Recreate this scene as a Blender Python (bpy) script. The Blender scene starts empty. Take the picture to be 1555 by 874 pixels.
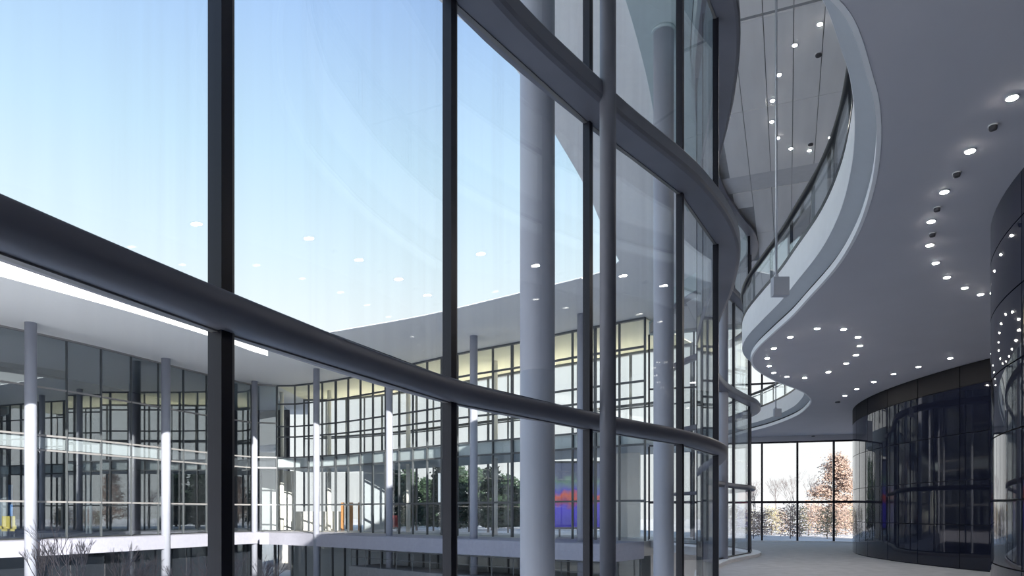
import bpy, math, random
from mathutils import Vector

# ------------------------------------------------------------------ camera, sky, sun, exposure
scene = bpy.context.scene
col = scene.collection
HC = 1.40                      # eye height above the lobby floor
FPX = 1037.0                   # focal length in pixels of a 1555 px wide frame
HZ = 778.0                     # horizon row
cam_d = bpy.data.cameras.new('camera')
cam_d.sensor_width = 36.0
cam_d.lens = FPX / 1555.0 * 36.0
cam_d.shift_y = (HZ - 437.0) / 1555.0
cam_d.clip_end = 1000.0
cam = bpy.data.objects.new('camera', cam_d)
cam.location = (0, 0, HC)
cam.rotation_euler = (math.radians(90), 0, 0)
col.objects.link(cam)
scene.camera = cam

world = bpy.data.worlds.new('sky')
scene.world = world
world.use_nodes = True
nt = world.node_tree
nt.nodes.clear()
wo = nt.nodes.new('ShaderNodeOutputWorld')
bg = nt.nodes.new('ShaderNodeBackground')
tc = nt.nodes.new('ShaderNodeTexCoord')
sp = nt.nodes.new('ShaderNodeSeparateXYZ')
rp = nt.nodes.new('ShaderNodeValToRGB')
nt.links.new(tc.outputs['Generated'], sp.inputs[0])
nt.links.new(sp.outputs['Z'], rp.inputs['Fac'])
nt.links.new(rp.outputs['Color'], bg.inputs['Color'])
nt.links.new(bg.outputs[0], wo.inputs[0])
el = rp.color_ramp.elements
el[0].position = 0.0; el[0].color = (1.0, 1.0, 1.0, 1)
el[1].position = 1.0; el[1].color = (0.12, 0.27, 0.62, 1)
for p, c in ((0.22, (0.93, 0.985, 1.0)), (0.34, (0.74, 0.90, 0.99)), (0.45, (0.57, 0.79, 0.97)), (0.60, (0.38, 0.58, 0.93))):
    e = el.new(p); e.color = (*c, 1)
bg.inputs['Strength'].default_value = 1.16

sun_d = bpy.data.lights.new('sun', 'SUN')
sun_d.energy = 12.0
sun_d.angle = math.radians(0.6)
sun_d.color = (1.0, 0.95, 0.87)
sun = bpy.data.objects.new('sun', sun_d)
col.objects.link(sun)
sun.rotation_euler = Vector((-0.46, 1.0, -0.38)).to_track_quat('-Z', 'Y').to_euler()
sun.location = (20, -40, 40)

vs = scene.view_settings
vs.view_transform = 'Standard'
vs.look = 'None'
vs.gamma = 1.0
vs.use_curve_mapping = False
vs.exposure = 0.0
scene.cycles.transparent_max_bounces = 32
scene.cycles.max_bounces = 10
scene.cycles.diffuse_bounces = 5
scene.cycles.glossy_bounces = 4
scene.cycles.caustics_reflective = False
scene.cycles.caustics_refractive = False

R = random.Random(7)

# ------------------------------------------------------------------ materials
def mat(name, c, rough=0.5, metal=0.0, spec=0.5, noise=0.0, nscale=6.0, bump=0.0, bscale=40.0, emit=None, es=0.0, ior=None, stretch=None):
    m = bpy.data.materials.new(name)
    m.use_nodes = True
    t = m.node_tree
    b = t.nodes['Principled BSDF']
    b.inputs['Base Color'].default_value = (*c, 1)
    b.inputs['Roughness'].default_value = rough
    b.inputs['Metallic'].default_value = metal
    b.inputs['Specular IOR Level'].default_value = spec
    if ior:
        b.inputs['IOR'].default_value = ior
    if emit:
        b.inputs['Emission Color'].default_value = (*emit, 1)
        b.inputs['Emission Strength'].default_value = es
    cd = t.nodes.new('ShaderNodeTexCoord')
    vec = cd.outputs['Object']
    if stretch:
        mp = t.nodes.new('ShaderNodeMapping')
        mp.inputs['Scale'].default_value = stretch
        t.links.new(vec, mp.inputs[0]); vec = mp.outputs[0]
    if noise > 0:
        n = t.nodes.new('ShaderNodeTexNoise')
        n.inputs['Scale'].default_value = nscale
        n.inputs['Detail'].default_value = 4
        r = t.nodes.new('ShaderNodeValToRGB')
        r.color_ramp.elements[0].position = 0.3
        r.color_ramp.elements[1].position = 0.7
        r.color_ramp.elements[0].color = (*[max(0, v * (1 - noise)) for v in c], 1)
        r.color_ramp.elements[1].color = (*[min(1, v * (1 + noise)) for v in c], 1)
        t.links.new(vec, n.inputs['Vector'])
        t.links.new(n.outputs[0], r.inputs[0])
        t.links.new(r.outputs[0], b.inputs['Base Color'])
    if bump > 0:
        n2 = t.nodes.new('ShaderNodeTexNoise')
        n2.inputs['Scale'].default_value = bscale
        bp = t.nodes.new('ShaderNodeBump')
        bp.inputs['Strength'].default_value = bump
        bp.inputs['Distance'].default_value = 0.02
        t.links.new(vec, n2.inputs['Vector'])
        t.links.new(n2.outputs[0], bp.inputs['Height'])
        t.links.new(bp.outputs[0], b.inputs['Normal'])
    return m

def glass(name, tint, ior=1.5, rough=0.0, dirt=0.0):
    m = bpy.data.materials.new(name)
    m.use_nodes = True
    t = m.node_tree
    t.nodes.clear()
    o = t.nodes.new('ShaderNodeOutputMaterial')
    tr = t.nodes.new('ShaderNodeBsdfTransparent')
    tr.inputs[0].default_value = (*tint, 1)
    gl = t.nodes.new('ShaderNodeBsdfGlossy')
    gl.inputs['Roughness'].default_value = rough
    gl.inputs['Color'].default_value = (0.95, 0.98, 1.0, 1)
    fr = t.nodes.new('ShaderNodeFresnel')
    ge = t.nodes.new('ShaderNodeNewGeometry')       # same outside-air Fresnel on both faces of the thin pane
    ex = t.nodes.new('ShaderNodeMath'); ex.operation = 'MULTIPLY_ADD'
    ex.inputs[1].default_value = -2.0; ex.inputs[2].default_value = 1.0
    pw = t.nodes.new('ShaderNodeMath'); pw.operation = 'POWER'
    pw.inputs[0].default_value = ior
    t.links.new(ge.outputs['Backfacing'], ex.inputs[0])
    t.links.new(ex.outputs[0], pw.inputs[1])
    t.links.new(pw.outputs[0], fr.inputs['IOR'])
    mx = t.nodes.new('ShaderNodeMixShader')
    t.links.new(fr.outputs[0], mx.inputs[0])
    t.links.new(tr.outputs[0], mx.inputs[1])
    t.links.new(gl.outputs[0], mx.inputs[2])
    last = mx
    if dirt > 0:                                    # faint wiped streaks running down the pane
        cd = t.nodes.new('ShaderNodeTexCoord')
        mp = t.nodes.new('ShaderNodeMapping')
        mp.inputs['Scale'].default_value = (5.0, 5.0, 0.25)
        n = t.nodes.new('ShaderNodeTexNoise')
        n.inputs['Scale'].default_value = 3.0
        n.inputs['Detail'].default_value = 5
        mr = t.nodes.new('ShaderNodeMapRange')
        mr.inputs['From Min'].default_value = 0.45
        mr.inputs['From Max'].default_value = 0.8
        mr.inputs['To Max'].default_value = dirt
        df = t.nodes.new('ShaderNodeBsdfDiffuse')
        df.inputs[0].default_value = (0.8, 0.84, 0.9, 1)
        m2 = t.nodes.new('ShaderNodeMixShader')
        t.links.new(cd.outputs['Object'], mp.inputs[0])
        t.links.new(mp.outputs[0], n.inputs['Vector'])
        t.links.new(n.outputs[0], mr.inputs[0])
        t.links.new(mr.outputs[0], m2.inputs[0])
        t.links.new(mx.outputs[0], m2.inputs[1])
        t.links.new(df.outputs[0], m2.inputs[2])
        last = m2
    t.links.new(last.outputs[0], o.inputs[0])
    return m

M = {
    'glass': glass('clear_glass', (0.975, 0.985, 0.985), 1.38, dirt=0.05),
    'glass_far': glass('courtyard_glass', (0.968, 0.975, 0.975), 1.42),
    'glass_dark': glass('tinted_glass', (0.85, 0.88, 0.90), 2.6),
    'rail_glass': glass('rail_glass', (0.97, 0.985, 0.985), 1.3),
    'floor': mat('grey_carpet', (0.55, 0.54, 0.55), 0.75, noise=0.10, nscale=3.0, bump=0.15, bscale=150),
    'soffit': mat('soffit_paint', (0.56, 0.55, 0.60), 0.7, noise=0.02, nscale=1.0),
    'white': mat('white_paint', (0.93, 0.93, 0.95), 0.55, noise=0.02),
    'ledge': mat('grey_ledge_paint', (0.50, 0.53, 0.57), 0.6, noise=0.02),
    'ceil': mat('ceiling_panel_paint', (0.88, 0.87, 0.87), 0.65, noise=0.03, nscale=2.0),
    'ceil_dark': mat('ceiling_joint', (0.40, 0.40, 0.41), 0.8, noise=0.05),
    'band': mat('ceiling_band_paint', (0.70, 0.70, 0.72), 0.7, noise=0.03),
    'beam': mat('charcoal_beam_metal', (0.17, 0.17, 0.205), 0.40, metal=0.1, noise=0.06, nscale=2.0),
    'mullion': mat('dark_mullion_metal', (0.012, 0.012, 0.021), 0.35, metal=0.3, noise=0.1),
    'frame': mat('bronze_glazing_frame', (0.20, 0.19, 0.185), 0.4, metal=0.3, noise=0.05),
    'post': mat('grey_post_paint', (0.17, 0.17, 0.20), 0.4, metal=0.2, noise=0.05),
    'column': mat('pale_column_paint', (0.33, 0.345, 0.41), 0.45, noise=0.05, nscale=1.2),
    'roof': mat('white_soffit_paint', (0.90, 0.90, 0.90), 0.7, noise=0.02),
    'roof_inner': mat('teal_grey_shade', (0.46, 0.55, 0.57), 0.6, noise=0.03),  # darker teal; stands in for soffit shade on the strip by the glass
    'fascia': mat('white_fascia', (0.92, 0.92, 0.90), 0.5, noise=0.02),
    'cream': mat('cream_ceiling', (0.96, 0.93, 0.74), 0.7, noise=0.03),
    'spandrel': mat('spandrel_grey', (0.50, 0.57, 0.60), 0.5, noise=0.04),
    'terrace': mat('terrace_concrete', (0.36, 0.36, 0.43), 0.7, noise=0.05),
    'deck_dark': mat('deck_concrete', (0.20, 0.20, 0.21), 0.8, noise=0.1),
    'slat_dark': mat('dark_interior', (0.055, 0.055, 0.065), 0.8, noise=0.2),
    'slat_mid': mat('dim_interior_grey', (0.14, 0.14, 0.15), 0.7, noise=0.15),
    'far_metal': mat('facade_metal', (0.09, 0.10, 0.11), 0.45, metal=0.2, noise=0.08),
    'steel': mat('light_facade_metal', (0.30, 0.29, 0.29), 0.45, metal=0.2, noise=0.05),
    'partition': mat('partition_white', (0.84, 0.83, 0.78), 0.6, noise=0.03),
    'partition_grey': mat('partition_grey', (0.45, 0.49, 0.53), 0.6, noise=0.03),
    'interior_floor': mat('wing_floor', (0.45, 0.43, 0.41), 0.5, noise=0.06),
    'wood': mat('orange_wood', (0.48, 0.23, 0.08), 0.5, noise=0.2, nscale=8),
    'drum': mat('black_mirror_glass', (0.008, 0.010, 0.022), 0.035, spec=0.5, ior=1.45, noise=0.1, bump=0.10, bscale=1.0, stretch=(1.2, 1.2, 0.15)),
    'drum_core': mat('drum_joint_black', (0.012, 0.012, 0.02), 0.6, noise=0.1),
    'drum_band': mat('drum_band_black', (0.004, 0.004, 0.007), 0.6, spec=0.2, noise=0.1),
    'rail': mat('black_handrail', (0.02, 0.02, 0.025), 0.3, metal=0.3, noise=0.1),
    'rail_steel': mat('steel_handrail', (0.42, 0.43, 0.45), 0.3, metal=0.8, noise=0.05),
    'lamp': mat('lit_lamp_lens', (0.9, 0.9, 0.9), 0.4, emit=(1.0, 0.94, 0.86), es=230.0, noise=0.01),
    'fill_glow': mat('added_fill_glow', (0.9, 0.9, 0.85), 0.4, emit=(1.0, 0.93, 0.72), es=34.0, noise=0.01),  # added source that lifts the far wing ceiling
    'lamp_trim': mat('lamp_trim_white', (0.75, 0.75, 0.76), 0.4, noise=0.02),
    'speaker': mat('speaker_dark_grey', (0.05, 0.05, 0.06), 0.6, noise=0.1),
    'sensor_box': mat('grey_box_paint', (0.46, 0.48, 0.54), 0.5, noise=0.03),
    'rod': mat('rod_steel', (0.62, 0.63, 0.68), 0.35, metal=0.5, noise=0.03),
    'wall': mat('wall_paint', (0.55, 0.55, 0.57), 0.7, noise=0.03),
    'bark': mat('grey_brown_bark', (0.16, 0.12, 0.11), 0.9, noise=0.3, nscale=9),
    'bark_pale': mat('pale_twig_bark', (0.17, 0.14, 0.14), 0.9, noise=0.3, nscale=9),
    'leaf_brown': mat('dry_brown_leaf', (0.44, 0.32, 0.26), 0.8, noise=0.35, nscale=2.0),
    'leaf_olive': mat('dry_olive_leaf', (0.44, 0.38, 0.22), 0.8, noise=0.35, nscale=2.0),
    'needle': mat('dark_green_needle', (0.035, 0.065, 0.035), 0.8, noise=0.4, nscale=1.5),
    'ground': mat('winter_ground', (0.80, 0.74, 0.70), 0.9, noise=0.22, nscale=0.35),
    'paving': mat('courtyard_paving', (0.88, 0.88, 0.88), 0.85, noise=0.05, nscale=1.0),
    'yellow': mat('yellow_fabric', (0.62, 0.50, 0.12), 0.8, noise=0.1),
    'blue': mat('blue_panel', (0.10, 0.27, 0.62), 0.5, noise=0.25, nscale=1.4),
    'red': mat('red_fabric', (0.36, 0.06, 0.06), 0.7, noise=0.1),
    'screen_white': mat('lit_white_screen', (0.8, 0.85, 0.88), 0.5, emit=(0.85, 0.95, 1.0), es=0.7, noise=0.02),
}

# ------------------------------------------------------------------ mesh helpers
def link_mesh(name, verts, faces, m, parent=None, smooth=False, mats=None, fmat=None, recentre=True):
    off = Vector((0, 0, 0))
    if recentre:
        xs = [v[0] for v in verts]; ys = [v[1] for v in verts]; zs = [v[2] for v in verts]
        off = Vector(((min(xs) + max(xs)) / 2, (min(ys) + max(ys)) / 2, min(zs)))
        verts = [(v[0] - off.x, v[1] - off.y, v[2] - off.z) for v in verts]
    me = bpy.data.meshes.new(name)
    me.from_pydata(verts, [], faces)
    if mats:
        for k in mats: me.materials.append(M[k])
        for p, i in zip(me.polygons, fmat): p.material_index = i
    else:
        me.materials.append(M[m])
    if smooth is True:
        for p in me.polygons: p.use_smooth = True
    elif smooth:
        for p, s in zip(me.polygons, smooth): p.use_smooth = s
    me.update()
    o = bpy.data.objects.new(name, me)
    col.objects.link(o)
    o.location = off
    put(o, parent)
    return o

def put(o, parent):
    if parent is not None:
        o.parent = parent
        p = parent
        while p is not None:
            o.location = o.location - p.location
            p = p.parent

def empty(name, loc):
    o = bpy.data.objects.new(name, None)
    o.empty_display_size = 0.3
    o.location = loc
    col.objects.link(o)
    return o

def tag(o, label=None, cat=None, group=None, kind=None):
    if label: o['label'] = label
    if cat: o['category'] = cat
    if group: o['group'] = group
    if kind: o['kind'] = kind
    return o

_unit = {}
def ubox(name, m, c, size, rz=0.0, parent=None):
    """a box piece (bar, pane, panel) that shares one chamfer-free mesh with the alike ones"""
    if m not in _unit:
        v = [(x, y, z) for z in (-.5, .5) for y in (-.5, .5) for x in (-.5, .5)]
        f = [(0, 2, 3, 1), (4, 5, 7, 6), (0, 1, 5, 4), (2, 6, 7, 3), (0, 4, 6, 2), (1, 3, 7, 5)]
        me = bpy.data.meshes.new('piece_' + m)
        me.from_pydata(v, [], f)
        me.materials.append(M[m])
        _unit[m] = me
    o = bpy.data.objects.new(name, _unit[m])
    o.location = c
    o.scale = size
    o.rotation_euler = (0, 0, rz)
    col.objects.link(o)
    put(o, parent)
    return o

def seg_box(name, m, a, b, z0, z1, thick, parent, shrink=0.0, inset=0.0):
    """box standing on the plan segment a-b between two heights"""
    dx, dy = b[0] - a[0], b[1] - a[1]
    L = math.hypot(dx, dy)
    nx, ny = dy / L, -dx / L
    c = ((a[0] + b[0]) / 2 + nx * inset, (a[1] + b[1]) / 2 + ny * inset, (z0 + z1) / 2)
    return ubox(name, m, c, (L - shrink, thick, z1 - z0), math.atan2(dy, dx), parent)

def catmull(P, n):
    out = []
    Q = [(2 * P[0][0] - P[1][0], 2 * P[0][1] - P[1][1])] + list(P) + [(2 * P[-1][0] - P[-2][0], 2 * P[-1][1] - P[-2][1])]
    for i in range(1, len(Q) - 2):
        p0, p1, p2, p3 = Q[i - 1], Q[i], Q[i + 1], Q[i + 2]
        for k in range(n):
            t = k / n
            out.append(tuple(0.5 * (2 * p1[j] + (p2[j] - p0[j]) * t + (2 * p0[j] - 5 * p1[j] + 4 * p2[j] - p3[j]) * t * t
                                    + (3 * p1[j] - p0[j] - 3 * p2[j] + p3[j]) * t ** 3) for j in (0, 1)))
    out.append(P[-1])
    return out

def normals(P):
    out = []
    for i in range(len(P)):
        a = P[max(0, i - 1)]; b = P[min(len(P) - 1, i + 1)]
        dx, dy = b[0] - a[0], b[1] - a[1]
        L = math.hypot(dx, dy) or 1
        out.append((dy / L, -dx / L))             # to the right of travel
    return out

def offset(P, d):
    return [(p[0] + n[0] * d, p[1] + n[1] * d) for p, n in zip(P, normals(P))]

def resample(P, step=None, n=None):
    L = [0]
    for a, b in zip(P, P[1:]): L.append(L[-1] + math.hypot(b[0] - a[0], b[1] - a[1]))
    if n is None: n = max(1, round(L[-1] / step))
    out = []; j = 0
    for k in range(n + 1):
        s = L[-1] * k / n
        while j < len(L) - 2 and L[j + 1] < s: j += 1
        t = (s - L[j]) / (L[j + 1] - L[j])
        out.append((P[j][0] + (P[j + 1][0] - P[j][0]) * t, P[j][1] + (P[j + 1][1] - P[j][1]) * t))
    return out

def sweep(name, P, prof, m, parent=None, smooth=False, closed_prof=True, mats=None, pm=None):
    """sweep a profile [(outward offset, z)] along the plan curve P; + offset = right of travel"""
    N = normals(P)
    k = len(prof); v = []; f = []; fm = []; sm = []
    for p, n in zip(P, N):
        for d, z in prof: v.append((p[0] + n[0] * d, p[1] + n[1] * d, z))
    e = k if closed_prof else k - 1
    for i in range(len(P) - 1):
        for j in range(e):
            a = i * k + j; b = i * k + (j + 1) % k
            f.append((a, b, b + k, a + k)); fm.append(pm[j] if pm else 0); sm.append(bool(smooth))
    if closed_prof:
        f.append(tuple(range(k))[::-1]); f.append(tuple((len(P) - 1) * k + j for j in range(k)))
        fm += [0, 0]; sm += [False, False]
    return link_mesh(name, v, f, m, parent, smooth=sm if smooth else False, mats=mats, fmat=fm)

def prism(name, poly, z0, z1, m, parent=None, mats=None, side=0, top=0, bot=0):
    n = len(poly)
    v = [(p[0], p[1], z0) for p in poly] + [(p[0], p[1], z1) for p in poly]
    A = sum(poly[i][0] * poly[(i + 1) % n][1] - poly[(i + 1) % n][0] * poly[i][1] for i in range(n))
    ccw = A > 0
    f = []; fm = []
    bt = tuple(range(n)); tp = tuple(range(n, 2 * n))
    f.append(bt[::-1] if ccw else bt); fm.append(bot)
    f.append(tp if ccw else tp[::-1]); fm.append(top)
    for i in range(n):
        j = (i + 1) % n
        q = (i, j, j + n, i + n)
        f.append(q if ccw else q[::-1]); fm.append(side)
    return link_mesh(name, v, f, m, parent, mats=mats, fmat=fm)

def lathe(name, c, prof, m, parent=None, seg=32, mats=None, pm=None):
    v = []; f = []; fm = []
    k = len(prof)
    for i in range(seg):
        a = 2 * math.pi * i / seg
        for r, z in prof: v.append((c[0] + r * math.cos(a), c[1] + r * math.sin(a), c[2] + z))
    for i in range(seg):
        i2 = (i + 1) % seg
        for j in range(k - 1):
            f.append((i * k + j, i2 * k + j, i2 * k + j + 1, i * k + j + 1)); fm.append(pm[j] if pm else 0)
    f.append(tuple(i * k for i in range(seg))[::-1]); fm.append(pm[0] if pm else 0)
    f.append(tuple(i * k + k - 1 for i in range(seg))); fm.append(pm[-1] if pm else 0)
    return link_mesh(name, v, f, m, parent, smooth=[len(q) == 4 for q in f], mats=mats, fmat=fm)

def tubes(name, segs, m, parent=None, sides=5):
    """many tapered limbs [(p0, p1, r0, r1)] as one mesh"""
    v = []; f = []
    for p0, p1, r0, r1 in segs:
        d = (Vector(p1) - Vector(p0)).normalized()
        u = d.orthogonal().normalized(); w = d.cross(u)
        b = len(v)
        for p, r in ((p0, r0), (p1, r1)):
            for s in range(sides):
                a = 2 * math.pi * s / sides
                q = Vector(p) + (u * math.cos(a) + w * math.sin(a)) * r
                v.append(tuple(q))
        for s in range(sides):
            s2 = (s + 1) % sides
            f.append((b + s, b + s2, b + sides + s2, b + sides + s))
        f.append(tuple(b + sides + s for s in range(sides)))
    return link_mesh(name, v, f, m, parent, smooth=True)

# ------------------------------------------------------------------ plan of the place (metres)
# glass wall of the lobby: one point per mullion, from behind the camera to the far end
W = [(-2.4, -6.0), (-2.4, -4.4), (-2.3, -2.6), (-2.1, -0.8), (-1.75, 1.02), (-1.2, 2.78), (-0.43, 4.56), (0.652, 6.01), (1.79, 7.34),
     (2.59, 8.73), (3.08, 10.4), (3.42, 12.2), (3.80, 14.0), (4.30, 15.7), (4.95, 17.4), (5.70, 19.0), (6.65, 20.55), (7.62, 22.0),
     (8.22, 23.6), (8.25, 25.4), (7.75, 27.1), (7.2, 28.8), (6.95, 30.6), (6.95, 32.6)]
WS = catmull(W, 8)
ZC = 10.4                     # atrium ceiling
ZR = 11.1                     # underside of the roof
XR = 24.0                     # right wall
YB = -6.0                     # back wall
WIN_A, WIN_B = (6.95, 34.6), (XR, 29.55)      # the far window wall runs from A to B

# ------------------------------------------------------------------ lobby shell
inner = offset(W, 0.10)
room = inner + [WIN_A, WIN_B, (XR, YB)]
tag(prism('floor', room, -0.35, 0.0, 'floor'), kind='structure', label='grey carpeted lobby floor')
cl = prism('ceiling', room, ZC + 0.035, ZC + 0.5, 'ceil_dark')
tag(cl, kind='structure', label='pale panelled ceiling high over the void')
tag(ubox('wall_back', 'wall', ((XR - 2.4) / 2, YB - 0.15, ZR / 2), (XR + 2.4, 0.3, ZR)), kind='structure')
tag(ubox('wall_right', 'wall', (XR + 0.15, (YB + 29.6) / 2, ZR / 2), (0.3, 29.6 - YB, ZR)), kind='structure')

# ceiling boards: planks along (0.375, 0.927), broken by two darker cross bands
cd = Vector((0.375, 0.927)); cn = Vector((0.927, -0.375))
ang = math.atan2(cd.y, cd.x)
base_c = Vector((4.06, 12.56))
def inside(p, poly):
    r = False
    for i in range(len(poly)):
        a = poly[i]; b = poly[i - 1]
        if (a[1] > p[1]) != (b[1] > p[1]) and p[0] < (b[0] - a[0]) * (p[1] - a[1]) / (b[1] - a[1]) + a[0]: r = not r
    return r
rows = [(-14.0, -10.0), (-10.0, -5.9), (-5.9, -0.05), (0.05, 3.0), (3.0, 6.1), (7.1, 10.2), (10.2, 13.4), (13.4, 17.0), (17.0, 21.0)]
for (s0, s1) in rows:
    for k in range(-22, 34):
        w0 = k * 0.52
        c = base_c + cd * ((s0 + s1) / 2) + cn * (w0 + 0.26)
        ok = all(inside(base_c + cd * s + cn * w, room) for s in (s0, s1) for w in (w0, w0 + 0.52))
        if ok and c.x < 14.5 and c.y > 6:
            ubox('ceiling_board', 'ceil', (c.x, c.y, ZC + 0.018), (s1 - s0 - 0.02, 0.505, 0.034), ang, cl)
        elif c.x < 14.5 and c.y > 6:                 # cut the board back where it meets the curving edge
            run = None
            cells = 24
            dl = (s1 - s0) / cells
            for q in range(cells + 1):
                good = q < cells and all(inside(base_c + cd * (s0 + dl * (q + h)) + cn * w, room) for h in (0, 1) for w in (w0, w0 + 0.52))
                if good and run is None: run = q
                if not good and run is not None:
                    a0, a1 = s0 + run * dl, s0 + q * dl
                    m_ = base_c + cd * ((a0 + a1) / 2) + cn * (w0 + 0.26)
                    ubox('ceiling_board', 'ceil', (m_.x, m_.y, ZC + 0.018), (a1 - a0 - 0.02, 0.505, 0.034), ang, cl)
                    run = None
for s in (6.6,):
    for k in range(-4, 22, 2):
        w0 = k * 0.52
        c = base_c + cd * s + cn * (w0 + 0.52)
        if inside(c, room):
            ubox('ceiling_band', 'band', (c.x, c.y, ZC + 0.025), (0.96, 1.03, 0.02), ang, cl)

# ------------------------------------------------------------------ the curving glass wall
gw = empty('window_1', (0, 0, 0))
tag(gw, kind='structure', label='tall curving glass wall between lobby and courtyard')
LV = [(2.132, 2.267, 0.145), (4.82, 5.00, 0.30), (7.70, 7.88, 0.30)]       # bottom, top, depth of the curved beams
for i in range(len(W) - 1):
    a, b = W[i], W[i + 1]
    zs = [0.10] + [z for lo, hi, d in LV for z in (lo + 0.02, hi - 0.02)] + [ZC]
    for k in range(0, len(zs), 2):
        seg_box('pane', 'glass', a, b, zs[k], zs[k + 1], 0.024, gw, shrink=0.03)
        seg_box('glazing_bar', 'frame', a, b, zs[k + 1] - 0.026, zs[k + 1] + 0.0, 0.034, gw, shrink=0.02, inset=0.012)
        seg_box('glazing_bar', 'mullion', a, b, zs[k] - 0.0, zs[k] + 0.03, 0.07, gw, shrink=0.02, inset=0.035)
WN = normals(W)
for i, p in enumerate(W):
    n = WN[i]
    rz = math.atan2(n[1], n[0])
    thin = 0.044 if i >= 7 else 0.06
    ubox('mullion', 'mullion', (p[0] + n[0] * 0.015, p[1] + n[1] * 0.015, (ZC + 0.1) / 2), (0.07, thin, ZC - 0.1), rz, gw)
    t = (-n[1], n[0])
    ubox('gasket', 'frame', (p[0] + n[0] * 0.035 + t[0] * (thin / 2 + 0.006), p[1] + n[1] * 0.035 + t[1] * (thin / 2 + 0.006), (ZC + 0.1) / 2), (0.03, 0.012, ZC - 0.1), rz, gw)
for lo, hi, d in LV:
    mid = (lo + hi) / 2; h = (hi - lo) / 2
    prof = [(-0.018, lo), (0.03, lo)]
    if d < 0.25:
        prof += [(0.075, lo + 0.002), (0.10, lo + 0.008), (0.122, lo + 0.02), (0.136, lo + 0.038), (d, lo + 0.06), (d - 0.004, hi - 0.022), (d - 0.010, hi - 0.008), (d - 0.025, hi)]
    else:
        prof += [(d - 0.05, lo - 0.0), (d - 0.015, lo + 0.012), (d, lo + 0.04), (d, hi - 0.03), (d - 0.02, hi)]
    prof += [(0.03, hi), (-0.018, hi)]
    sweep('transom_beam', WS, prof, 'beam', gw, smooth=(d < 0.25))
sweep('sill', WS, [(-0.06, 0.0), (0.30, 0.0), (0.30, 0.09), (-0.06, 0.10)], 'white', gw)
sweep('head_beam', WS, [(-0.05, ZC - 0.10), (0.22, ZC - 0.10), (0.22, ZC), (-0.05, ZC)], 'beam', gw)
sweep('head_bulkhead', WS, [(-0.12, ZC), (0.08, ZC), (0.08, ZR), (-0.12, ZR)], 'roof_inner', gw)

# slender posts standing just inside the glass wall
def post(x, y, r, label, m='post'):
    e = empty('lobby_post', (x, y, 0))
    lathe('shaft', (x, y, 0), [(r, 0.012), (r, ZC)], m, e, 28)
    lathe('base_plate', (x, y, 0), [(r + 0.05, 0), (r + 0.05, 0.012)], 'frame', e, 28)
    tag(e, label, 'post')
post(0.80, 5.70, 0.068, 'slim dark grey round post just inside the curving glass wall')
post(6.02, 19.45, 0.13, 'slim pale grey round post inside the glass where it starts its second bulge', 'column')

# ------------------------------------------------------------------ mezzanine
ZS = 5.04
E1 = [(-0.35, 3.62), (0.3, 3.78), (1.0, 4.03), (1.7, 4.40), (2.28, 4.85), (2.57, 5.14), (2.97, 5.69), (3.25, 6.10), (3.62, 6.76), (4.04, 7.67),
      (4.47, 8.84), (4.81, 10.15), (5.05, 11.7), (5.19, 12.67), (5.30, 13.9), (5.46, 15.3), (5.78, 16.5), (6.35, 17.6), (7.35, 18.97), (8.53, 20.3),
      (9.22, 21.3), (9.80, 22.4), (10.2, 23.6), (10.6, 25.2), (10.8, 27.0), (10.82, 29.0), (10.6, 31.0), (10.45, 33.2)]
ES = catmull(E1, 5)
E0 = offset(ES, -0.20)
back = [(XR, 29.3), (XR, YB + 0.05), (-1.95, YB + 0.05), (-1.9, -4.4), (-1.8, -2.6), (-1.6, -0.8), (-1.27, 0.9), (-0.78, 2.6)]
mz = empty('mezzanine', (10, 10, ZS))
tag(mz, kind='structure', label='grey mezzanine slab with a white snaking edge')
so = prism('soffit', ES + back, ZS, ZS + 0.10, 'soffit', mz)
sweep('edge_trim', ES, [(-0.012, ZS - 0.004), (0.03, ZS - 0.004), (0.03, ZS + 0.11), (-0.012, ZS + 0.11)], 'white', mz)
sweep('shadow_gap', ES, [(0.02, ZS + 0.10), (0.30, ZS + 0.10), (0.30, ZS + 0.17), (0.02, ZS + 0.17)], 'drum_core', mz)
sweep('edge_ledge', ES, [(0.02, ZS + 0.17), (-0.20, ZS + 0.28), (-0.20, ZS + 0.32), (0.30, ZS + 0.32), (0.30, ZS + 0.17)], 'ledge', mz)
sweep('fascia', ES, [(-0.205, ZS + 0.28), (-0.19, ZS + 0.28), (-0.17, ZS + 0.28), (-0.17, ZS + 0.85), (-0.205, ZS + 0.85)], 'white', mz)
prism('deck', offset(ES, 0.0) + back, ZS + 0.33, ZS + 0.72, 'floor', mz)

# balustrade on the mezzanine edge
bal = empty('balustrade', (5, 12, ZS + 0.85))
tag(bal, 'glass balustrade with black handrail following the snaking mezzanine edge', 'balustrade')
RB = offset(ES, -0.187)
zt = ZS + 0.85
sweep('shoe', RB, [(-0.026, zt), (0.026, zt), (0.026, zt + 0.07), (-0.026, zt + 0.07)], 'rail', bal)
def pipe(name, P, z, r, m, parent, sides=10, d0=0.0):
    return sweep(name, P, [(d0 + r * math.cos(2 * math.pi * q / sides), z + r * math.sin(2 * math.pi * q / sides)) for q in range(sides)], m, parent, smooth=True)
pipe('handrail', RB, zt + 0.70, 0.055, 'rail', bal)
pipe('inner_rail', RB, zt + 0.60, 0.022, 'rail_steel', bal, d0=0.07)
RP = resample(RB, 1.35)
RN = normals(RP)
for i, p in enumerate(RP):
    n = RN[i]
    ubox('baluster', 'rail', (p[0] + n[0] * 0.03, p[1] + n[1] * 0.03, zt + 0.37), (0.05, 0.014, 0.66), math.atan2(n[1], n[0]), bal)
for a, b in zip(RP, RP[1:]):
    seg_box('glass_panel', 'rail_glass', a, b, zt + 0.05, zt + 0.655, 0.014, bal, shrink=0.03)

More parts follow.
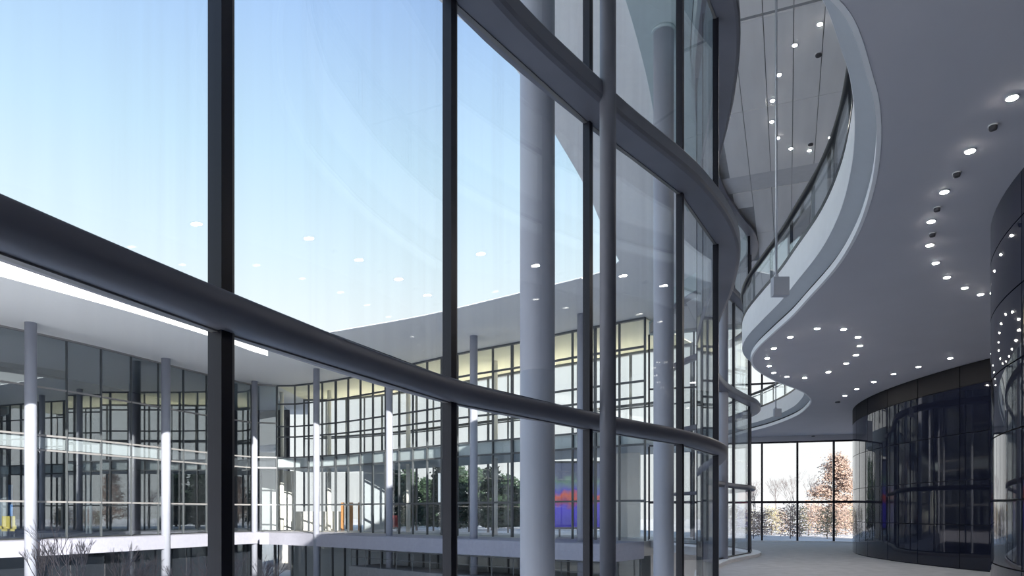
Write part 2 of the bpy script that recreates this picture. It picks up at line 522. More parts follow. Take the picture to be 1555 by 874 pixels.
# ------------------------------------------------------------------ dark mirrored drums
def curved_panel(name, P, z0, z1, thick, m, parent):
    return sweep(name, P, [(0, z0), (thick, z0), (thick, z1), (0, z1)], m, parent)
def drum(name, cx, cy, a, b, zrows, ncol, t0, t1, label, band):
    e = empty(name, (cx, cy, 0))
    full = [(cx + (a - 0.03) * math.cos(q * math.pi / 48), cy + (b - 0.03) * math.sin(q * math.pi / 48)) for q in range(96)]
    prism('drum_core', full, 0, ZS, 'drum_core', e)
    for i in range(ncol):
        q0 = t0 + (t1 - t0) * i / ncol; q1 = t0 + (t1 - t0) * (i + 1) / ncol
        g = 0.006 / a
        P = [(cx + a * math.cos(q0 + g + (q1 - q0 - 2 * g) * k / 6), cy + b * math.sin(q0 + g + (q1 - q0 - 2 * g) * k / 6)) for k in range(7)]
        # panel faces outward: offsets to the right of travel (angles rise, so right = outward)
        for z0, z1 in zip(zrows, zrows[1:]):
            o = sweep('glass_panel', P, [(-0.02, z0 + 0.008), (0.012, z0 + 0.008), (0.012, z1 - 0.008), (-0.02, z1 - 0.008)],
                      'drum_band' if (band and z1 >= ZS - 0.01) else 'drum', e, smooth=True)
            for pl in o.data.polygons:
                pl.use_smooth = abs(pl.normal.z) < 0.5 and len(pl.vertices) == 4 and (pl.center.x * 0 == 0)
            o.data.set_sharp_from_angle(angle=math.radians(30))
    tag(e, label, 'drum')
    return e
drum('mirror_drum', 15.5, 18.8, 4.5, 8.3, [0.02, 1.1, 2.2, 3.35, 4.5, ZS], 17, math.radians(95), math.radians(280),
     'black mirrored glass drum with matt black band, standing before the far window', True)
drum('mirror_drum', 9.99, 5.0, 4.93, 6.0, [0.02, 0.78, 1.54, 2.31, 3.05, 3.84, 4.55, ZS], 13, math.radians(85), math.radians(275),
     'smooth black mirrored glass drum divided by fine horizontal joints, ringed by ceiling lamps', False)

# ------------------------------------------------------------------ lamps and speakers let into the ceilings
def px_plane(x, y, z):
    Y = FPX * (z - HC) / (HZ - y)
    return ((x - 777.5) / FPX * Y, Y)
_lampdata = {}
def lamp_thing(name, kind, x, y, z, r, label, cat, group):
    e = empty(name, (x, y, z))
    if kind == 'lamp':
        key = ('t', r)
        if key not in _lampdata:
            a = lathe('trim_ring', (0, 0, 0), [(r * 1.0, -0.012), (r * 1.28, -0.012), (r * 1.32, -0.004), (r * 1.32, 0.0)], 'lamp_trim', None, 24)
            b = lathe('lens', (0, 0, 0), [(r * 0.98, -0.016), (r, -0.012)], 'lamp', None, 24)
            _lampdata[key] = (a.data, b.data, a.location.copy(), b.location.copy())
            bpy.data.objects.remove(a); bpy.data.objects.remove(b)
        da, db, la, lb = _lampdata[key]
        for nm, d, l in (('trim_ring', da, la), ('lens', db, lb)):
            o = bpy.data.objects.new(nm, d); o.location = l; col.objects.link(o); o.parent = e
    else:
        key = ('s', r)
        if key not in _lampdata:
            a = lathe('grille', (0, 0, 0), [(r * 0.5, -0.05), (r * 0.9, -0.045), (r, -0.03), (r, 0)], 'speaker', None, 20)
            b = lathe('mount_ring', (0, 0, 0), [(r * 1.0, -0.010), (r * 1.2, -0.010), (r * 1.2, 0.0)], 'lamp_trim', None, 20)
            _lampdata[key] = (a.data, b.data, a.location.copy(), b.location.copy())
            bpy.data.objects.remove(a); bpy.data.objects.remove(b)
        da, db, la, lb = _lampdata[key]
        for nm, d, l in (('grille', da, la), ('mount_ring', db, lb)):
            o = bpy.data.objects.new(nm, d); o.location = l; col.objects.link(o); o.parent = e
    tag(e, label, cat, group)
for x, y in ((1537, 147), (1473, 228), (1434, 290), (1414, 335), (1412, 371), (1421, 398), (1438, 420), (1465, 436), (1489, 446)):
    p = px_plane(x, y, ZS)
    lamp_thing('downlight', 'lamp', p[0], p[1], ZS, 0.042, 'small lit downlight in the arc on the grey soffit around the finely jointed drum', 'downlight', 'soffit downlights around the finely jointed drum')
for x, y in ((1508, 190), (1453, 262), (1423, 315), (1416, 354)):
    p = px_plane(x, y, ZS)
    lamp_thing('ceiling_speaker', 'spk', p[0], p[1], ZS, 0.035, 'dark ceiling speaker between soffit downlights around the finely jointed drum', 'speaker', 'soffit speakers')
for x, y in ((1241, 498), (1281, 499), (1303, 511), (1306, 524), (1300, 538), (1285, 551), (1258, 564), (1222, 573), (1195, 571), (1175, 565), (1168, 555), (1165, 543), (1175, 528), (1200, 511)):
    p = px_plane(x, y, ZS)
    lamp_thing('downlight', 'lamp', p[0], p[1], ZS, 0.048, 'small lit downlight in the oval ring near the soffit tip', 'downlight', 'oval ring of soffit downlights')
for x, y in ((1443, 543), (1395, 556), (1357, 567), (1327, 579), (1301, 590), (1283, 600)):
    p = px_plane(x, y, ZS)
    lamp_thing('downlight', 'lamp', p[0], p[1], ZS, 0.05, 'small lit downlight on the soffit alongside the banded drum', 'downlight', 'soffit downlights along the banded drum')
for x, y in ((1272, 609), (1235, 661)):
    p = px_plane(x, y, ZS)
    lamp_thing('ceiling_speaker', 'spk', p[0], p[1], ZS, 0.08, 'dark dome on the soffit towards the far window', 'speaker', 'soffit domes by the far window')
for x, y in ((1207, 68), (1183, 113), (1173, 152), (1172, 184), (1181, 209), (1201, 225), (1229, 228), (1261, 208), (1245, 36)):
    p = px_plane(x, y, ZC)
    lamp_thing('downlight', 'lamp', p[0], p[1], ZC, 0.042, 'lit downlight in the ring on the high panelled ceiling', 'downlight', 'ring of high ceiling downlights')
for x, y in ((1243, 82), (1231, 218)):
    p = px_plane(x, y, ZC)
    lamp_thing('ceiling_speaker', 'spk', p[0], p[1], ZC, 0.06, 'small dark speaker on the high panelled ceiling', 'speaker', 'high ceiling speakers')

# hanging rods with a box at the lower end
def hanging_box(hx, hy, label):
    hs = empty('hanging_sensor', (hx, hy, 4.56))
    lathe('rod', (hx - 0.05, hy, 4.84), [(0.016, 0), (0.016, ZC - 4.84)], 'rod', hs, 12)
    lathe('ceiling_rose', (hx - 0.05, hy, ZC - 0.04), [(0.05, 0), (0.06, 0.04)], 'rod', hs, 16)
    sweep('box', [(hx - 0.11, hy), (hx + 0.12, hy)], [(-0.06, 4.575), (-0.05, 4.565), (0.05, 4.565), (0.06, 4.575), (0.06, 4.83), (0.05, 4.84), (-0.05, 4.84), (-0.06, 4.83)], 'sensor_box', hs)
    ubox('bracket', 'rod', (hx - 0.05, hy, 4.86), (0.05, 0.05, 0.05), 0, hs)
    tag(hs, label, 'hanging box', 'boxes hung in the void')
hanging_box(3.92, 10.0, 'grey box on a long thin rod hanging beside the outward swing of the mezzanine')
hanging_box(8.78, 22.6, 'tiny grey box on a thin rod hanging before the recessed far bay of the mezzanine')

# ------------------------------------------------------------------ far window wall
fw = empty('window_2', (WIN_A[0], WIN_A[1], 0))
tag(fw, kind='structure', label='tall far window looking out on winter trees')
wd = Vector((WIN_B[0] - WIN_A[0], WIN_B[1] - WIN_A[1])); wl = wd.length; wd.normalize()
def wp(s): return (WIN_A[0] + wd.x * s, WIN_A[1] + wd.y * s)
def win_s(px):                                       # station on the wall that lies in the direction of pixel column px
    k = (px - 777.5) / FPX
    return (k * WIN_A[1] - WIN_A[0]) / (wd.x - k * wd.y)
st = [win_s(1105), win_s(1157), win_s(1209), win_s(1266)]
step = (st[3] - st[1]) / 2
ss = [0.0]
s = st[1]
while s - step > 0.5: s -= step
while s < wl - 0.4:
    ss.append(s); s += step
ss.append(wl)
wang = math.atan2(wd.y, wd.x)
ZH = ZS - 0.30
for s in ss:
    p = wp(s)
    for z0, z1 in ((0.0, ZH), (ZS + 0.72, ZC)):
        ubox('mullion', 'mullion', (p[0], p[1], (z0 + z1) / 2), (0.085, 0.16, z1 - z0), wang, fw)
for s0, s1 in zip(ss, ss[1:]):
    a, b = wp(s0), wp(s1)
    for z0, z1 in ((0.06, 1.86), (1.96, ZH), (ZS + 0.75, 7.6), (7.68, ZC)):
        seg_box('pane', 'glass_far', a, b, z0, z1, 0.02, fw, shrink=0.08)
a, b = wp(0), wp(wl)
seg_box('transom', 'mullion', a, b, 1.86, 1.97, 0.14, fw)
seg_box('transom', 'mullion', a, b, 7.6, 7.68, 0.12, fw)
seg_box('sill', 'white', a, b, 0.0, 0.06, 0.20, fw)
seg_box('head_frame', 'mullion', a, b, ZH, ZH + 0.07, 0.18, fw)
seg_box('head_bulkhead', 'soffit', wp(2.2), b, ZH + 0.07, ZS + 0.72, 0.20, fw)
seg_box('top_bulkhead', 'roof_inner', a, b, ZC, ZR, 0.25, fw)

# ------------------------------------------------------------------ roofs around the courtyard
eave_near = catmull([(-9.5, -8.0), (-7.6, 0.0), (-5.0, 7.2), (-2.7, 11.2), (-1.1, 13.3), (0.11, 15.0), (1.17, 17.7), (2.2, 20.4), (3.2, 23.6), (4.15, 26.4)], 5)
roof_poly = eave_near + [(7.2, 29.6), (7.0, 35.2), (XR + 1, 30.2), (XR + 1, -8.0)]
rf = prism('roof', roof_poly, ZR, ZR + 0.05, 'roof', mats=['roof', 'ledge'], side=1)
tag(rf, kind='structure', label='broad white roof overhang sheltering the lobby glass')
inn = catmull([(-4.4, 0.0), (-3.2, 4.6), (-0.6, 8.2), (1.1, 10.5), (2.13, 12.8), (2.95, 15.0), (3.7, 17.3), (4.6, 19.6), (5.6, 21.8)], 4)
wall_edge = [p for p in offset(W, -0.15) if -0.9 < p[1] < 21.0]
tag(prism('trim_1', inn + wall_edge[::-1], ZR - 0.10, ZR, 'roof_inner'), kind='structure', label='added teal grey soffit strip along the glass wall, its tone standing in for shade')  # added strip; shade under the eave is put into its darker colour

def ext_column(x, y, r, z1, label):
    e = empty('courtyard_column', (x, y, -4.3))
    lathe('shaft', (x, y, -4.3), [(r, 0.0), (r, 7.3), (r - 0.004, 7.305), (r - 0.004, 7.315), (r, 7.32), (r, z1 + 4.3 - 0.06)], 'column', e, 40)
    lathe('collar', (x, y, z1 - 0.06), [(r + 0.035, 0.0), (r + 0.035, 0.06)], 'roof_inner', e, 40)
    tag(e, label, 'column')
ext_column(0.292, 7.83, 0.200, ZR, 'thick pale round column directly outside the curving glass, holding up the roof overhang')
ext_column(3.02, 13.6, 0.200, ZR - 0.10, 'pale round column rising to the added teal soffit strip beside the first bulge of the glass wall')

# ------------------------------------------------------------------ courtyard buildings
def bldg_column(x, y, r, parent, base=-4.3):
    lathe('column', (x, y, base), [(r, 0), (r, ZR - base)], 'column', parent, 20)

def facade(parent, P, rows, step, metal, inset_n, glassm, skip=()):
    Q = resample(P, step)
    N = normals(Q)
    for i, p in enumerate(Q):
        n = N[i]
        th = (0.13 if i % 4 == 0 else 0.07) if metal == 'far_metal' else 0.06
        ubox('mullion', 'far_metal', (p[0], p[1], (rows[0][0] + ZR) / 2), (0.14, th, ZR - rows[0][0]), math.atan2(n[1], n[0]), parent)
    for a, b in zip(Q, Q[1:]):
        for z0, z1 in rows:
            seg_box('pane', glassm, a, b, z0 + 0.05, z1 - 0.05, 0.03, parent, shrink=0.06)
    zs = sorted({z for r in rows for z in r})
    for z in zs[1:-1]:
        sweep('transom', Q, [(-0.06, z - 0.05), (0.06, z - 0.05), (0.06, z + 0.05), (-0.06, z + 0.05)], metal if z < 1.5 or z > 2.5 else metal, parent)
    sweep('head_frame', Q, [(-0.08, ZR - 0.10), (0.08, ZR - 0.10), (0.08, ZR), (-0.08, ZR)], metal, parent)
    return Q

# far wing: facade runs from the inner corner towards the lobby (courtyard side = right of travel)
FF = catmull([(-17.9, 52.0), (-16.4, 51.9), (-14.8, 51.0), (-12.1, 49.3), (-6.5, 44.5), (-2.8, 41.2), (0.4, 38.8), (3.6, 36.1), (6.6, 33.9)], 6)
BF = offset(FF, -6.2)[::-1]                                       # back of the wing, from the lobby end to the corner
fwg = empty('courtyard_building', (-14, 42, -4.3))
tag(fwg, 'glazed building wrapping the courtyard, with broad white eaves on pale round columns', 'building')
eave_far = catmull([(4.15, 26.4), (3.6, 27.6), (0.07, 30.4), (-4.5, 33.75), (-9.86, 36.8), (-13.2, 38.7), (-14.2, 39.6)], 4)
rp_ = eave_far + [(-14.6, 40.2)] + offset(FF, -7.2) + [(7.0, 35.2), (7.2, 29.6)]
prism('roof', rp_, ZR, ZR + 0.05, 'roof', fwg, mats=['roof', 'ledge'], side=1)
body = FF + BF
prism('room_ceiling', offset(FF, -0.15) + BF, ZR - 0.05, ZR, 'cream', fwg)
prism('upper_floor_slab', offset(FF, -0.10) + BF, 4.85, 5.55, 'spandrel', fwg, mats=['spandrel', 'partition'], top=1)
prism('ground_slab', offset(FF, 0.1) + BF, -0.75, -0.02, 'interior_floor', fwg)
sweep('terrace_edge', FF, [(0.1, -0.86), (3.3, -0.86), (3.3, -0.06), (3.2, -0.02), (0.1, -0.02)], 'terrace', fwg)
FQ = facade(fwg, FF, [(0.0, 2.0), (2.0, 4.80), (4.80, 5.60), (5.60, 7.15), (7.15, 7.95), (7.95, 9.65), (9.65, ZR)], 1.38, 'far_metal', 0, 'glass_far')
# back facade: mullions, rails and panes
BQ = resample(BF, 1.9)
BN = normals(BQ)
for i, p in enumerate(BQ):
    n = BN[i]
    ubox('rear_mullion', 'far_metal', (p[0], p[1], ZR / 2), (0.12, 0.07 if i % 2 else 0.14, ZR), math.atan2(n[1], n[0]), fwg)
for a, b in zip(BQ, BQ[1:]):
    for z0, z1 in ((0, 4.85), (5.55, 7.7), (7.7, ZR)):
        seg_box('rear_pane', 'glass_far', a, b, z0 + 0.05, z1 - 0.05, 0.03, fwg, shrink=0.1)
for z, h in ((7.7, 0.035), (2.05, 0.035)):
    sweep('rear_transom', BQ, [(-0.08, z - h), (0.08, z - h), (0.08, z + h), (-0.08, z + h)], 'far_metal', fwg)
sweep('rear_head', BQ, [(-0.1, ZR - 0.18), (0.1, ZR - 0.18), (0.1, ZR), (-0.1, ZR)], 'far_metal', fwg)
CQ = offset(BQ, -0.55)                               # added glow strip along the rear glass, hidden in a trough, brightens the ceiling
CQ = [p for p in CQ][1:-1]
sweep('fill_strip_trough', CQ, [(-0.16, 7.70), (0.16, 7.70), (0.16, 7.83), (0.14, 7.83), (0.14, 7.74), (-0.14, 7.74), (-0.14, 7.83), (-0.16, 7.83)], 'far_metal', fwg)
sweep('fill_strip', CQ, [(-0.10, 7.75), (0.10, 7.75), (0.10, 7.79), (-0.10, 7.79)], 'fill_glow', fwg)
# lower storey under the terrace
GF = offset(FF, 0.5)
GQ = resample(GF, 1.38)
GN = normals(GQ)
for i, p in enumerate(GQ):
    n = GN[i]
    ubox('lower_mullion', 'far_metal', (p[0], p[1], -2.6), (0.14, 0.08, 3.4), math.atan2(n[1], n[0]), fwg)
for a, b in zip(GQ, GQ[1:]):
    seg_box('lower_pane', 'glass_far', a, b, -4.25, -0.9, 0.03, fwg, shrink=0.08)
sweep('lower_wall', offset(FF, -3.0), [(-0.1, -4.3), (0.1, -4.3), (0.1, -0.8), (-0.1, -0.8)], 'partition_grey', fwg)
for x, y in ((-19.0, 50.4), (-13.2, 46.1), (-7.6, 42.3), (-2.1, 37.5), (3.4, 33.4)):
    bldg_column(x, y, 0.215, fwg)
# rooms of the far wing
def room_wall(name, px0, px1, Y, z0, z1, m, thick=0.15, dy=0.0):
    xa = (px0 - 777.5) / FPX * Y; xb = (px1 - 777.5) / FPX * (Y + dy)
    return seg_box(name, m, (xa, Y), (xb, Y + dy), z0, z1, thick, fwg)
room_wall('partition', 552, 592, 50.0, 0.0, 4.85, 'partition_grey')
room_wall('partition', 398, 448, 56.0, 0.0, 4.85, 'partition', dy=0.8)
room_wall('partition', 925, 972, 40.2, 0.0, 4.85, 'partition', dy=-1.0)
room_wall('partition', 448, 520, 54.5, 0.0, 1.5, 'partition')
for px, Y in ((620, 48.5), (752, 43.5), (500, 54.0), (428, 55.0)):
    x = (px - 777.5) / FPX * Y
    lathe('room_column', (x, Y, 0), [(0.16, 0), (0.16, 4.85)], 'partition', fwg, 16)
    lathe('room_column', (x, Y, 5.55), [(0.16, 0), (0.16, ZR - 5.6)], 'partition', fwg, 16)
for px0, px1, Y in ((518, 523, 53.5), (530, 536, 53.5), (544, 549, 53.5)):
    room_wall('door_panel', px0, px1, Y, 0.0, 2.2, 'wood', 0.08)

# left wing
LF = catmull([(-37.0, 17.0), (-31.5, 25.5), (-27.0, 34.3), (-24.6, 39.0), (-22.9, 43.6), (-20.9, 49.0), (-19.3, 51.9), (-17.9, 52.0)], 6)
lwg = fwg
eave_left = catmull([(-14.2, 39.6), (-14.75, 38.2), (-15.4, 35.8), (-17.3, 31.0), (-19.7, 26.3), (-22.9, 20.5), (-27.0, 14.0)], 4)
lback = [(-42.0, 27.0), (-35.0, 42.0), (-31.0, 52.0), (-28.0, 66.0)]
rp2 = eave_left + [(-36, 8), (-50, 20), (-36, 43), (-31.5, 67), (-20.0, 67.5)] + [offset(FF, -7.2)[0], (-14.6, 40.2)]
prism('roof', rp2, ZR, ZR + 0.05, 'roof', lwg, mats=['roof', 'ledge'], side=1)
sweep('fascia', eave_left, [(-0.06, ZR - 0.62), (0.06, ZR - 0.62), (0.06, ZR + 0.10), (-0.06, ZR + 0.10)], 'fascia', lwg)
lroom = offset(LF, -0.15) + [(-20.0, 58.5), (-21.0, 64.0)] + lback[::-1]
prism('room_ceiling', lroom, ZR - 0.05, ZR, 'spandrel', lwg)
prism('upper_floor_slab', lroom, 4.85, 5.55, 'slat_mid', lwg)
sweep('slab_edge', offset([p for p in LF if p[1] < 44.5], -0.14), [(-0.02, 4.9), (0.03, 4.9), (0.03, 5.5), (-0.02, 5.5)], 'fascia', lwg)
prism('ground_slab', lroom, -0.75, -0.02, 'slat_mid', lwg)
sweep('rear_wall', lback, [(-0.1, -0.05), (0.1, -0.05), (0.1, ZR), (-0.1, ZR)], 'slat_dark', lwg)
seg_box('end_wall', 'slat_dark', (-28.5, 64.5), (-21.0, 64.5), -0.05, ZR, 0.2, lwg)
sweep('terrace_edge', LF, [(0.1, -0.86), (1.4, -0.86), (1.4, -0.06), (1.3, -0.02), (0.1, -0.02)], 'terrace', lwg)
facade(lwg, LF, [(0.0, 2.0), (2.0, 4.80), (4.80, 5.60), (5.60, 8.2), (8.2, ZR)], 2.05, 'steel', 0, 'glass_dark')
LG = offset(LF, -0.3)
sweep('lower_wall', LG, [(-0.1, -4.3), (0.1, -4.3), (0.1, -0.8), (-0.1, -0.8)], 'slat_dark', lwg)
for a, b in zip(resample(LG, 2.05), resample(LG, 2.05)[1:]):
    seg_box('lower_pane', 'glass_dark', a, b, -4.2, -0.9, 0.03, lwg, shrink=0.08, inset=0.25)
for x, y in ((-24.6, 34.9), (-21.8, 43.0)):
    bldg_column(x, y, 0.27, lwg)
# rooms of the left wing: core wall and columns inside
for x, y in ((-33, 36), (-30.5, 41), (-28.5, 46), (-26, 52)):
    lathe('room_column', (x, y, 0), [(0.2, 0), (0.2, 4.85)], 'partition_grey', lwg, 16)

# ------------------------------------------------------------------ things inside the wings
def mural():
    Y = 40.0
    x0, x1 = (842 - 777.5) / FPX * Y, (922 - 777.5) / FPX * Y
    e = empty('wall_banner', ((x0 + x1) / 2, Y, 0.0))
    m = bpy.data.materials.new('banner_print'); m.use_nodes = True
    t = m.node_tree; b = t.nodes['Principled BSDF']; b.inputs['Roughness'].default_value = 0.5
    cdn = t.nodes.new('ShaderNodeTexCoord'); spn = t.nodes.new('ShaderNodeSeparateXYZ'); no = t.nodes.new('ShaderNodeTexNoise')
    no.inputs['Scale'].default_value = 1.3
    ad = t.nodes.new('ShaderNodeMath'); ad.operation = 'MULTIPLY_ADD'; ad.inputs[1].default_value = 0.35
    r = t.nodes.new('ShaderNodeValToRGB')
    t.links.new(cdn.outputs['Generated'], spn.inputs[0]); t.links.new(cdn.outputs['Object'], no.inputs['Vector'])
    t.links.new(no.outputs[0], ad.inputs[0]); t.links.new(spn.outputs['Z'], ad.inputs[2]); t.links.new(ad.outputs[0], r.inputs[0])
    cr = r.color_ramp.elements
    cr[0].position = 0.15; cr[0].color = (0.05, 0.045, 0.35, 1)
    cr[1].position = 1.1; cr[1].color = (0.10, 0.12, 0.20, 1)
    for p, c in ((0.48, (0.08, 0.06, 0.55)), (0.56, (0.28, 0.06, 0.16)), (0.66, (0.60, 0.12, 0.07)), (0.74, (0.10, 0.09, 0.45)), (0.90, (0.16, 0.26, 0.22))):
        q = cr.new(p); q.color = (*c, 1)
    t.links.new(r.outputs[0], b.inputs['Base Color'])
    t.links.new(r.outputs[0], b.inputs['Emission Color'])       # glow added to brighten the printed panel
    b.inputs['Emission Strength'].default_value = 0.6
    M['banner'] = m
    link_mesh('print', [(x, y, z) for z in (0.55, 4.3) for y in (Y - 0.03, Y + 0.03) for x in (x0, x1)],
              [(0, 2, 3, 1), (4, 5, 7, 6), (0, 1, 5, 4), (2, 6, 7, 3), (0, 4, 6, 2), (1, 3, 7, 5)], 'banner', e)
    ubox('frame_bar', 'far_metal', ((x0 + x1) / 2, Y, 4.36), (x1 - x0 + 0.1, 0.1, 0.12), 0, e)
    ubox('frame_bar', 'far_metal', ((x0 + x1) / 2, Y, 0.49), (x1 - x0 + 0.1, 0.1, 0.12), 0, e)
    for x in (x0 + 0.3, x1 - 0.3): ubox('foot', 'far_metal', (x, Y, 0.215), (0.08, 0.5, 0.43), 0, e)
    tag(e, 'tall purple and blue poster panel, brightened by added glow, with an orange red streak across the courtyard', 'display')
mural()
def screen():
    Y = 46.0; x = (676 - 777.5) / FPX * Y
    e = empty('display_screen', (x, Y, 0))
    ubox('screen_panel', 'screen_white', (x, Y, 3.05), (0.95, 0.06, 2.0), 0, e)
    ubox('rim', 'far_metal', (x, Y + 0.05, 3.05), (1.03, 0.05, 2.08), 0, e)
    ubox('stand_post', 'far_metal', (x, Y + 0.1, 1.05), (0.1, 0.08, 2.1), 0, e)
    ubox('stand_base', 'far_metal', (x, Y + 0.1, 0.02), (0.7, 0.5, 0.04), 0, e)
    tag(e, 'pale lit upright screen on a stand in a room across the courtyard', 'screen')
screen()
def lounge_chair(x, y, m, rz, label):
    e = empty('lounge_chair', (x, y, 0))
    c, s = math.cos(rz), math.sin(rz)
    def T(px, py): return (x + px * c - py * s, y + px * s + py * c)
    p = T(0, 0); ubox('seat', m, (p[0], p[1], 0.40), (0.62, 0.62, 0.14), rz, e)
    p = T(0, 0.31); ubox('backrest', m, (p[0], p[1], 0.80), (0.62, 0.12, 0.80), rz, e)
    for sx in (-1, 1):
        p = T(sx * 0.34, 0.02); ubox('armrest', m, (p[0], p[1], 0.55), (0.08, 0.56, 0.20), rz, e)
        for sy in (-1, 1):
            p = T(sx * 0.28, sy * 0.27); ubox('leg', 'far_metal', (p[0], p[1], 0.165), (0.04, 0.04, 0.33), rz, e)
    tag(e, label, 'chair')
lounge_chair(-29.2, 39.6, 'yellow', 0.6, 'yellow lounge chair behind the courtyard glass, before a blue panel')
lounge_chair((598 - 777.5) / FPX * 50.5, 50.5, 'red', 0.3, 'dark red lounge chair inside the see-through rooms across the courtyard')
e = empty('wall_panel', (-31.0, 41.0, 0))
ubox('panel', 'blue', (-31.0, 41.0, 1.85), (1.7, 0.1, 2.5), 0.9, e)
ubox('plinth', 'far_metal', (-31.0, 41.0, 0.3), (1.5, 0.3, 0.6), 0.9, e)
tag(e, 'bright blue upright panel behind the yellow lounge chair', 'panel')

# ------------------------------------------------------------------ ground and planting
tag(prism('ground_courtyard', [(-120, -60), (120, -60), (120, 160), (-120, 160)], -4.8, -4.3, 'paving'), kind='structure', label='sunken paved courtyard ground')
tag(prism('ground_park', [(7.1, 35.0), (10.9, 39.9), *offset(FF, -7.6)[::-1], (-20.5, 68), (-33, 68), (-120, 68), (-120, 159), (119, 159), (119, 30.2), (XR + 0.4, 30.2)], -4.29, -0.10, 'ground'),
    kind='structure', label='winter park ground beyond the building')

def railing(P, z):
    Q = resample(P, 1.5)
    e = fwg
    for p in Q: ubox('rail_post', 'far_metal', (p[0], p[1], z + 0.52), (0.05, 0.05, 1.04), 0, e)
    for a, b in zip(Q, Q[1:]):
        seg_box('top_rail', 'far_metal', a, b, z + 1.03, z + 1.09, 0.06, e)
        seg_box('mid_rail', 'far_metal', a, b, z + 0.55, z + 0.58, 0.03, e)
dk = offset([p for p in FF if p[0] > -9], 3.0)
sweep('lower_deck', [p for p in FF if p[0] > -9], [(0.8, -4.3), (3.2, -4.3), (3.2, -2.0), (0.8, -2.0)], 'deck_dark', fwg)
railing(dk, -2.0)

def branch_tree(name, x, y, z, h, spread, m, seed, label, cat, group, depth=5, r0=0.12, leaves=None, nleaf=0, lsize=0.12, fork=0.22, crown=(0.3, 1.0)):
    rr = random.Random(seed)
    segs = []; tips = []
    def grow(p, d, L, r, k):
        q = p + d * L
        segs.append((tuple(p), tuple(q), r, r * 0.68))
        if k == 0:
            tips.append(q); return
        if k <= 2: tips.append(q)
        for i in range(rr.choice((2, 3, 3))):
            nd = (d + Vector((rr.uniform(-1, 1), rr.uniform(-1, 1), rr.uniform(-0.25, 0.7))) * spread).normalized()
            grow(q, nd, L * rr.uniform(0.62, 0.88), r * 0.64, k - 1)
    e = empty(name, (x, y, z))
    L0 = h * fork
    grow(Vector((x, y, z)), Vector((rr.uniform(-.05, .05), rr.uniform(-.05, .05), 1)).normalized(), L0, r0, depth)
    top = max(s[1][2] for s in segs) - z
    k = h / top
    segs = [(tuple(Vector((x, y, z)) + (Vector(a) - Vector((x, y, z))) * k), tuple(Vector((x, y, z)) + (Vector(b) - Vector((x, y, z))) * k), ra, rb) for a, b, ra, rb in segs]
    tubes('branches', segs, m, e, 4)
    if leaves:
        v = []; f = []
        tp = [Vector((x, y, z)) + (t - Vector((x, y, z))) * k for t in tips]
        for i in range(nleaf):
            c = rr.choice(tp) + Vector((rr.gauss(0, .30), rr.gauss(0, .30), rr.gauss(0, .22)))
            a = Vector((rr.uniform(-1, 1), rr.uniform(-1, 1), rr.uniform(-.6, .6))).normalized() * lsize * rr.uniform(.6, 1.4)
            b = a.orthogonal().normalized() * lsize * 0.5
            n = len(v)
            v += [tuple(c - a), tuple(c + b), tuple(c + a), tuple(c - b)]
            f.append((n, n + 1, n + 2, n + 3))
        o = link_mesh('leaves', v, f, leaves, e)
        tag(o, kind='stuff')
    tag(e, label, cat, group)

# trees outside the far window
def at_far(px, Y): return (px - 777.5) / FPX * Y
def leafy_tree(name, x, y, h, w, leaf, n, size, seed, label, cat, group=None, trunk=0.16, base=0.05, power=0.75):
    """trunk, limbs and a ragged leaf crown that reaches low; base = height share where the crown starts"""
    rr = random.Random(seed)
    e = empty(name, (x, y, -0.1))
    segs = [((x, y, -0.1), (x, y, h * 0.9), trunk, trunk * 0.25)]
    limbs = []
    for i in range(26):
        t = base + (0.95 - base) * (i + rr.random()) / 26
        r = w * (1 - t) ** power * rr.uniform(0.65, 1.05) + 0.08
        a = i * 2.4 + rr.uniform(-.4, .4)
        p0 = Vector((x, y, t * h)); p1 = Vector((x + r * math.cos(a), y + r * math.sin(a), t * h + r * rr.uniform(-.05, .35)))
        segs.append((tuple(p0), tuple(p1), trunk * 0.3, 0.012)); limbs.append((p0, p1))
    tubes('branches', segs, 'bark', e, 5)
    v = []; f = []
    for i in range(n):
        p0, p1 = rr.choice(limbs)
        k = rr.random() ** 0.6
        sp_ = 0.06 * w + 0.12
        c = p0.lerp(p1, k) + Vector((rr.gauss(0, sp_), rr.gauss(0, sp_), rr.gauss(0, sp_ * .8)))
        c.z = max(c.z, size)
        a = Vector((rr.uniform(-1, 1), rr.uniform(-1, 1), rr.uniform(-.6, .6))).normalized() * size * rr.uniform(.6, 1.4)
        b = a.orthogonal().normalized() * size * 0.55
        q = len(v)
        v += [tuple(c - a), tuple(c + b), tuple(c + a), tuple(c - b)]
        f.append((q, q + 1, q + 2, q + 3))
    tag(link_mesh('leaves', v, f, leaf, e), kind='stuff')
    tag(e, label, cat, group)
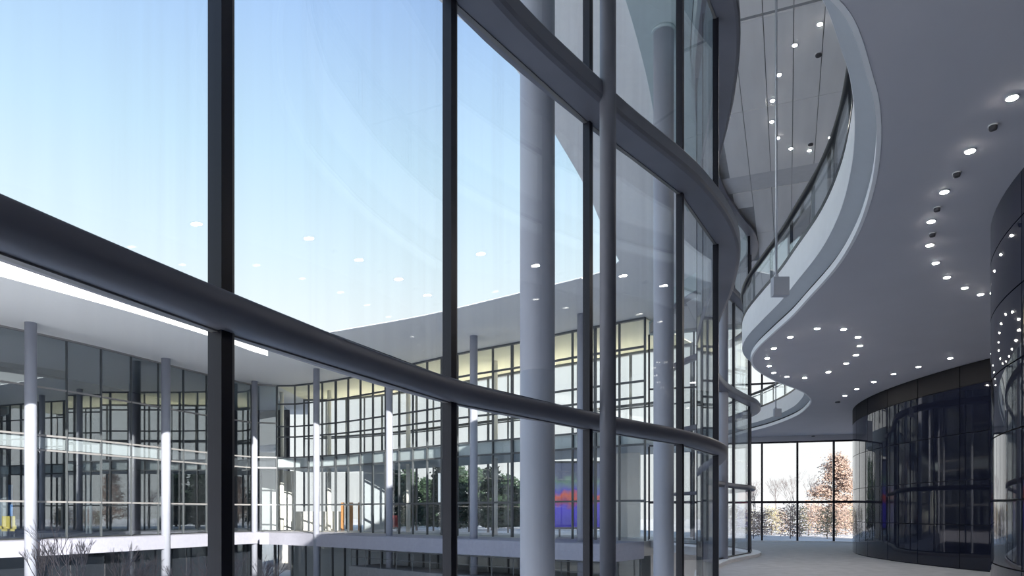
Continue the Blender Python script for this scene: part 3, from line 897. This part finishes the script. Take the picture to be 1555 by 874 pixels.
leafy_tree('dry_leaf_tree', at_far(1272, 55), 55, 6.2, 2.9, 'leaf_brown', 9000, 0.10, 11, 'bushy tree full of dry brown leaves outside the far window', 'tree')
leafy_tree('dry_leaf_tree', at_far(1352, 62), 62, 7.0, 2.9, 'leaf_brown', 6000, 0.11, 12, 'dry-leaved tree partly behind the banded drum', 'tree')
for i, (px, Y, h) in enumerate(((1178, 66, 5.0), (1204, 72, 6.0), (1232, 78, 6.0), (1146, 62, 4.6))):
    branch_tree('bare_tree', at_far(px, Y), Y, -0.1, h, 0.42, 'bark_pale', 30 + i, 'thin bare winter tree outside the far window', 'tree', 'bare trees outside the far window', 6, 0.05, fork=0.2)
for i in range(20):
    row = i % 4
    Y = (39.5, 42.6, 45.8, 49.2)[row]
    px = 1088 + (i // 4) * 56 + row * 14
    leafy_tree('dry_shrub', at_far(px, Y), Y, R.uniform(1.5, 2.1), R.uniform(0.75, 0.95), 'leaf_olive' if i % 3 == 0 else 'leaf_brown', 900, 0.055, 60 + i,
               'low twiggy dry shrub outside the far window', 'shrub', 'shrubs outside the far window', 0.03, 0.02, 0.4)
# evergreens behind the far wing
for i in range(13):
    row = i % 3
    Y = (58.5, 64.0, 69.5)[row] + (4.5 if i < 3 else 0)
    px = 598 + 25 * i
    leafy_tree('evergreen_tree', at_far(px, Y), Y, R.uniform(4.8, 6.2), R.uniform(1.5, 1.8), 'needle', 2600, 0.22, 200 + i,
               'dark evergreen tree seen through the see-through rooms across the courtyard', 'tree', 'evergreens behind the courtyard building', 0.15, 0.0, 0.6)
# bare shrubs in the courtyard
for i, (px, Y, top) in enumerate(((122, 26, 786), (70, 30, 815), (172, 30, 822), (296, 28, 838), (345, 33, 832), (398, 30, 842), (232, 34, 842))):
    zt_ = HC - (top - HZ) / FPX * Y
    branch_tree('bare_shrub', at_far(px, Y), Y, -4.3, zt_ + 4.3, 0.42, 'bark_pale', 300 + i, 'leafless multi-branched shrub in the courtyard before the glazed building', 'shrub', 'bare courtyard shrubs', 6, 0.07, fork=0.3)
